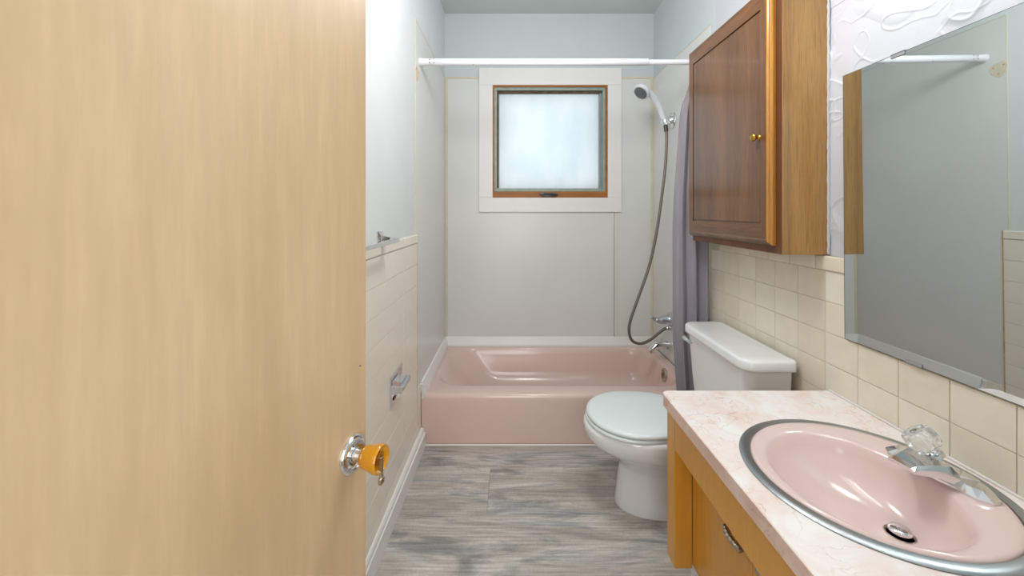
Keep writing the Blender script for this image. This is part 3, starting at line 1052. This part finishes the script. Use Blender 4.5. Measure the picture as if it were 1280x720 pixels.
for t in (0.06, 0.14, 0.25, 0.38, 0.52, 0.66, 0.80, 0.90, 0.97):
    k = 1 - t
    drop = math.sin(t ** 0.75 * PI / 2)
    cm = t ** 1.1
    rings.append(ellipse(lerp(BX, QX, cm), lerp(BY, QY, cm), lerp(0.022, BA, k), lerp(0.022, BB, k), lerp(VZ, QZ, drop), n))
rings.append(ellipse(QX, QY, 0.0235, 0.0235, QZ, n))
rings.append(ellipse(QX, QY, 0.0225, 0.0225, QZ - 0.012, n))
b = bmesh.new()
loft(b, rings, cap0=False)
obj('basin', b, M['sink'], sk, smooth=True, angle=70)
b = bmesh.new()
lathe(b, (QX, QY, QZ - 0.006), (0, 0, 1), [(0, 0.027), (0.0065, 0.027), (0.0078, 0.0255), (0.005, 0.0222), (0.000, 0.0215)], 36)
dr_ = obj('drain_flange', b, M['pewter'], sk, smooth=True, angle=50)
b = bmesh.new()
lathe(b, (QX, QY, QZ - 0.006), (0, 0, 1), [(0, 0.012), (0.010, 0.012), (0.012, 0.0200), (0.015, 0.0205), (0.0185, 0.0180), (0.0205, 0.011), (0.021, 0.0)], 32)
obj('stopper', b, M['chrome'], dr_, smooth=True, angle=50)

# faucet
FC = Vector((0.955, 0.897, VZ + 0.008))
fu = Vector((-0.19, 0.98, 0)).normalized()      # along the plate, away from the camera
fv = Vector((-fu.y, fu.x, 0))                     # towards the bowl
fa = empty('faucet', FC)
tag(fa, 'angular chrome faucet with clear acrylic knob behind the sink', 'faucet')


def fp(u, v, z):
    return FC + fu * u + fv * v + Vector((0, 0, z))


b = bmesh.new()
lo = [(-0.098, -0.012), (-0.082, -0.027), (0.082, -0.027), (0.098, -0.012), (0.098, 0.012), (0.082, 0.027), (-0.082, 0.027), (-0.098, 0.012)]
hi = [(-0.080, -0.010), (-0.068, -0.019), (0.068, -0.019), (0.080, -0.010), (0.080, 0.010), (0.068, 0.019), (-0.068, 0.019), (-0.080, 0.010)]
loft(b, [[fp(u, v, 0.0) for u, v in lo], [fp(u, v, 0.006) for u, v in lo], [fp(u, v, 0.020) for u, v in hi]])
obj('base_plate', b, M['chrome'], fa)
b = bmesh.new()
secs = [(-0.024, 0.058, 0.012, 0.024), (0.000, 0.062, 0.010, 0.036), (0.024, 0.054, 0.013, 0.044), (0.060, 0.038, 0.024, 0.045), (0.092, 0.029, 0.028, 0.042), (0.104, 0.026, 0.030, 0.038)]
loft(b, [[fp(-w, v, z0_), fp(w, v, z0_), fp(w * 0.98, v, lerp(z0_, z1_, 0.7)), fp(w * 0.72, v, z1_), fp(-w * 0.72, v, z1_), fp(-w * 0.98, v, lerp(z0_, z1_, 0.7))] for v, w, z0_, z1_ in secs])
obj('spout', b, M['chrome'], fa)
kb = fp(0.004, -0.008, 0.036)
kax = Vector((-0.50, 0.36, 0.74)).normalized()
b = bmesh.new()
lathe(b, kb, kax, [(0, 0.015), (0.008, 0.015), (0.010, 0.011), (0.020, 0.010)], 20)
obj('stem', b, M['chrome'], fa, smooth=True, angle=40)
b = bmesh.new()
lathe(b, kb + kax * 0.016, kax, [(0, 0.013), (0.003, 0.021), (0.011, 0.0285), (0.027, 0.0320), (0.036, 0.0315), (0.043, 0.0285), (0.046, 0.022), (0.044, 0.013), (0.043, 0.0)], 20, 0.05)
kno = obj('knob', b, M['acrylic'], fa)
kno['label'] = 'clear faceted acrylic knob'
b = bmesh.new()
lathe(b, kb + kax * 0.0605, kax, [(0, 0.009), (0.003, 0.009), (0.004, 0.006), (0.004, 0.0)], 18)
obj('cap', b, M['chrome'], kno, smooth=True, angle=40)

# ------------------------------------------------------------------ wall cabinet
wc = empty('wall_cabinet', (0.99, 1.68, 1.155))
tag(wc, 'oak wall cabinet hanging above the toilet tank', 'cabinet')
fxx, yn, yf, zb, zt = 0.914, 1.350, 2.020, 1.153, 2.105
obj('side_panel', bx(fxx, 1.066, yn, yn + 0.005, zb, zt, bev=0.0008, seg=1), M['oak'], wc)
obj('side_panel', bx(fxx + 0.0175, 1.066, yf - 0.016, yf, zb, zt, bev=0.0008, seg=1), M['oak'], wc)
b = bmesh.new()
box(b, fxx + 0.0175, 1.066, yn + 0.016, yf - 0.016, zb + 0.012, zb + 0.026)
obj('bottom_board', b, M['oak'], wc)
obj('top_board', bx(fxx + 0.0175, 1.066, yn + 0.016, yf - 0.016, zt - 0.016, zt), M['oak'], wc)
b = bmesh.new()
box(b, fxx, fxx + 0.017, yn + 0.0055, yn + 0.050, zb, zt)
box(b, fxx, fxx + 0.017, yf - 0.050, yf, zb, zt)
box(b, fxx, fxx + 0.017, yn + 0.050, yf - 0.050, zb, zb + 0.050)
box(b, fxx, fxx + 0.017, yn + 0.050, yf - 0.050, zt - 0.050, zt)
obj('face_frame', b, M['oak_dark'], wc)['label'] = 'dark brown face frame'
# door with routed lip and flat panel
dy0, dy1, dz0, dz1 = 1.384, 2.024, 1.180, 2.098
xo = fxx - 0.0005
b = bmesh.new()
box(b, xo - 0.016, xo, dy0 + 0.012, dy1 - 0.012, dz0 + 0.012, dz1 - 0.012)
cd = obj('door', b, M['oak_door'], wc)


def lip(c0, c1, d0, d1):
    """one mitred length of the stepped edge moulding between corners c0 and c1; d0, d1 point inwards at each corner."""
    prof = [(0.000, 0.0), (0.000, 0.010), (0.003, 0.0145), (0.007, 0.0160), (0.008, 0.0205), (0.012, 0.0225), (0.018, 0.0230), (0.022, 0.0215), (0.022, 0.0)]
    b = bmesh.new()
    return loft(b, [[Vector((xo - h, c[0] + d[0] * q, c[1] + d[1] * q)) for q, h in prof] for c, d in ((c0, d0), (c1, d1))])


cs_ = [((dy0, dz0), (1, 1)), ((dy1, dz0), (-1, 1)), ((dy1, dz1), (-1, -1)), ((dy0, dz1), (1, -1))]
for k in range(4):
    (c0, d0), (c1, d1) = cs_[k], cs_[(k + 1) % 4]
    q = obj('moulding', lip(c0, c1, d0, d1), M['oak_lit'] if k == 3 else M['oak_door'], cd)  # near length has its light painted in
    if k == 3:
        q['label'] = 'edge moulding with light painted in as gold'
e0, sw, rh = 0.0222, 0.052, 0.074
obj('stile', bx(xo - 0.0222, xo - 0.0161, dy0 + e0, dy0 + sw, dz0 + e0, dz1 - e0), M['oak_door'], cd)
obj('stile', bx(xo - 0.0222, xo - 0.0161, dy1 - sw, dy1 - e0, dz0 + e0, dz1 - e0), M['oak_door'], cd)
obj('rail', bx(xo - 0.0222, xo - 0.0161, dy0 + sw, dy1 - sw, dz0 + e0, dz0 + rh, bev=0.0006, seg=1), M['oak_door_x'], cd)
obj('rail', bx(xo - 0.0222, xo - 0.0161, dy0 + sw, dy1 - sw, dz1 - rh, dz1 - e0, bev=0.0006, seg=1), M['oak_door_x'], cd)
obj('panel', bx(xo - 0.0200, xo - 0.0150, dy0 + sw + 0.004, dy1 - sw - 0.004, dz0 + rh + 0.005, dz1 - rh - 0.005, bev=0.002), M['oak_door'], cd)
b = bmesh.new()
kx = xo - 0.0200
lathe(b, (kx, 1.446, 1.566), (-1, 0, 0), [(0, 0.010), (0.002, 0.011), (0.004, 0.008), (0.010, 0.006), (0.014, 0.008), (0.018, 0.0135), (0.023, 0.0150), (0.027, 0.013), (0.029, 0.008), (0.0295, 0.0)], 28)
obj('knob', b, M['brass'], cd, smooth=True, angle=60)['label'] = 'round brass knob'
# plaster smeared along the cabinet's edge on the wall
b = bmesh.new()
pts = [(1.066, 1.347 + 0.003 * noise.noise(Vector((k * 0.7, 0, 0))), lerp(1.156, 2.10, k / 60)) for k in range(61)]
tube(b, pts, [0.0042 + 0.0022 * noise.noise(Vector((k * 0.9, 3, 1))) for k in range(61)], 8)
obj('plaster_bead', b, M['plaster'], wr, smooth=True)

# ------------------------------------------------------------------ mirror
mr = empty('mirror', (1.056, 0.85, 0.895))
mr.rotation_euler = (0, math.radians(-0.4), 0)
tag(mr, 'large frameless wall mirror above the pink sink', 'mirror')
my0, my1, mz0, mz1 = 0.36, 1.266, 0.897, 1.728
mf = 1.0530
obj('glass', bx(mf, mf + 0.005, my0 + 0.001, my1 - 0.001, mz0 + 0.001, mz1 - 0.001), M['mirror'], mr)
b = bmesh.new()
for a in ((my0, my0 + 0.0012, mz0, mz1), (my1 - 0.0012, my1, mz0, mz1), (my0, my1, mz0, mz0 + 0.0012), (my0, my1, mz1 - 0.0012, mz1)):
    box(b, mf - 0.0003, mf + 0.0065, *a)
obj('edge', b, M['mirror_edge'], mr)
for yy, zz, s in ((1.085, mz1, 1), (0.560, mz1, 1), (1.046, mz0, -1), (0.56, mz0, -1)):
    b = bmesh.new()
    box(b, mf - 0.003, mf - 0.0006, yy - 0.020, yy + 0.020, min(zz, zz - s * 0.009), max(zz, zz - s * 0.009), bev=0.0008, seg=1)
    box(b, mf - 0.003, mf + 0.0075, yy - 0.020, yy + 0.020, min(zz, zz + s * 0.003) + (0.0005 if s > 0 else 0), max(zz, zz + s * 0.003) - (0.0005 if s < 0 else 0))
    obj('clip', b, M['steel'], mr)

# ------------------------------------------------------------------ towel bar and paper holder on the left wall
tb = empty('towel_bar', (XL, 1.25, 1.19))
tag(tb, 'square chrome towel bar on the left wall above the tiles', 'towel bar')
tbx = XL + 0.066
obj('bar', bx(tbx - 0.007, tbx + 0.007, 0.86, 1.560, 1.180, 1.196, bev=0.0015), M['chrome'], tb)
for yy in (0.93, 1.535):
    b = bmesh.new()
    loft(b, [[Vector((x, yy + s * w, 1.188 + t * h)) for s, t in ((-1, -1), (1, -1), (1, 1), (-1, 1))] for x, w, h in ((XL + 0.0003, 0.028, 0.036), (XL + 0.004, 0.028, 0.036), (XL + 0.012, 0.016, 0.020), (XL + 0.045, 0.011, 0.012), (tbx - 0.006, 0.010, 0.010))])
    obj('post', b, M['chrome'], tb)

ph = empty('paper_holder', (XL, 1.735, 0.48))
tag(ph, 'recessed chrome toilet paper holder in the left wall tiles', 'paper holder')
xh = XL + 0.0072
py0, py1, pz0, pz1 = 1.650, 1.815, 0.480, 0.615
b = bmesh.new()
rings = []
for q, h in ((0.0, 0.0), (0.0, 0.003), (0.003, 0.005), (0.016, 0.005), (0.020, 0.002), (0.030, -0.001)):
    rings.append([Vector((xh + h, py0 + q, pz0 + q)), Vector((xh + h, py1 - q, pz0 + q)), Vector((xh + h, py1 - q, pz1 - q)), Vector((xh + h, py0 + q, pz1 - q))])
loft(b, rings)
obj('plate', b, M['chrome'], ph)
for yy in (py0 + 0.020, py1 - 0.020):
    b = bmesh.new()
    loft(b, [[Vector((x, yy + s * 0.003, 0.552 + t * h)) for s, t in ((-1, -1), (1, -1), (1, 1), (-1, 1))] for x, h in ((xh + 0.001, 0.020), (xh + 0.020, 0.014), (xh + 0.046, 0.011))])
    obj('arm', b, M['chrome'], ph)
b = bmesh.new()
lathe(b, (xh + 0.036, py0 + 0.025, 0.552), (0, 1, 0), [(0, 0.008), (0.004, 0.0125), (0.110, 0.0125), (0.115, 0.008)], 20)
obj('roller', b, M['steel'], ph, smooth=True, angle=40)
obj('latch_plate', bx(xh + 0.001, xh + 0.0036, py0 + 0.040, py0 + 0.075, pz0 + 0.014, pz0 + 0.030, bev=0.001, seg=1), M['dark_metal'], ph)
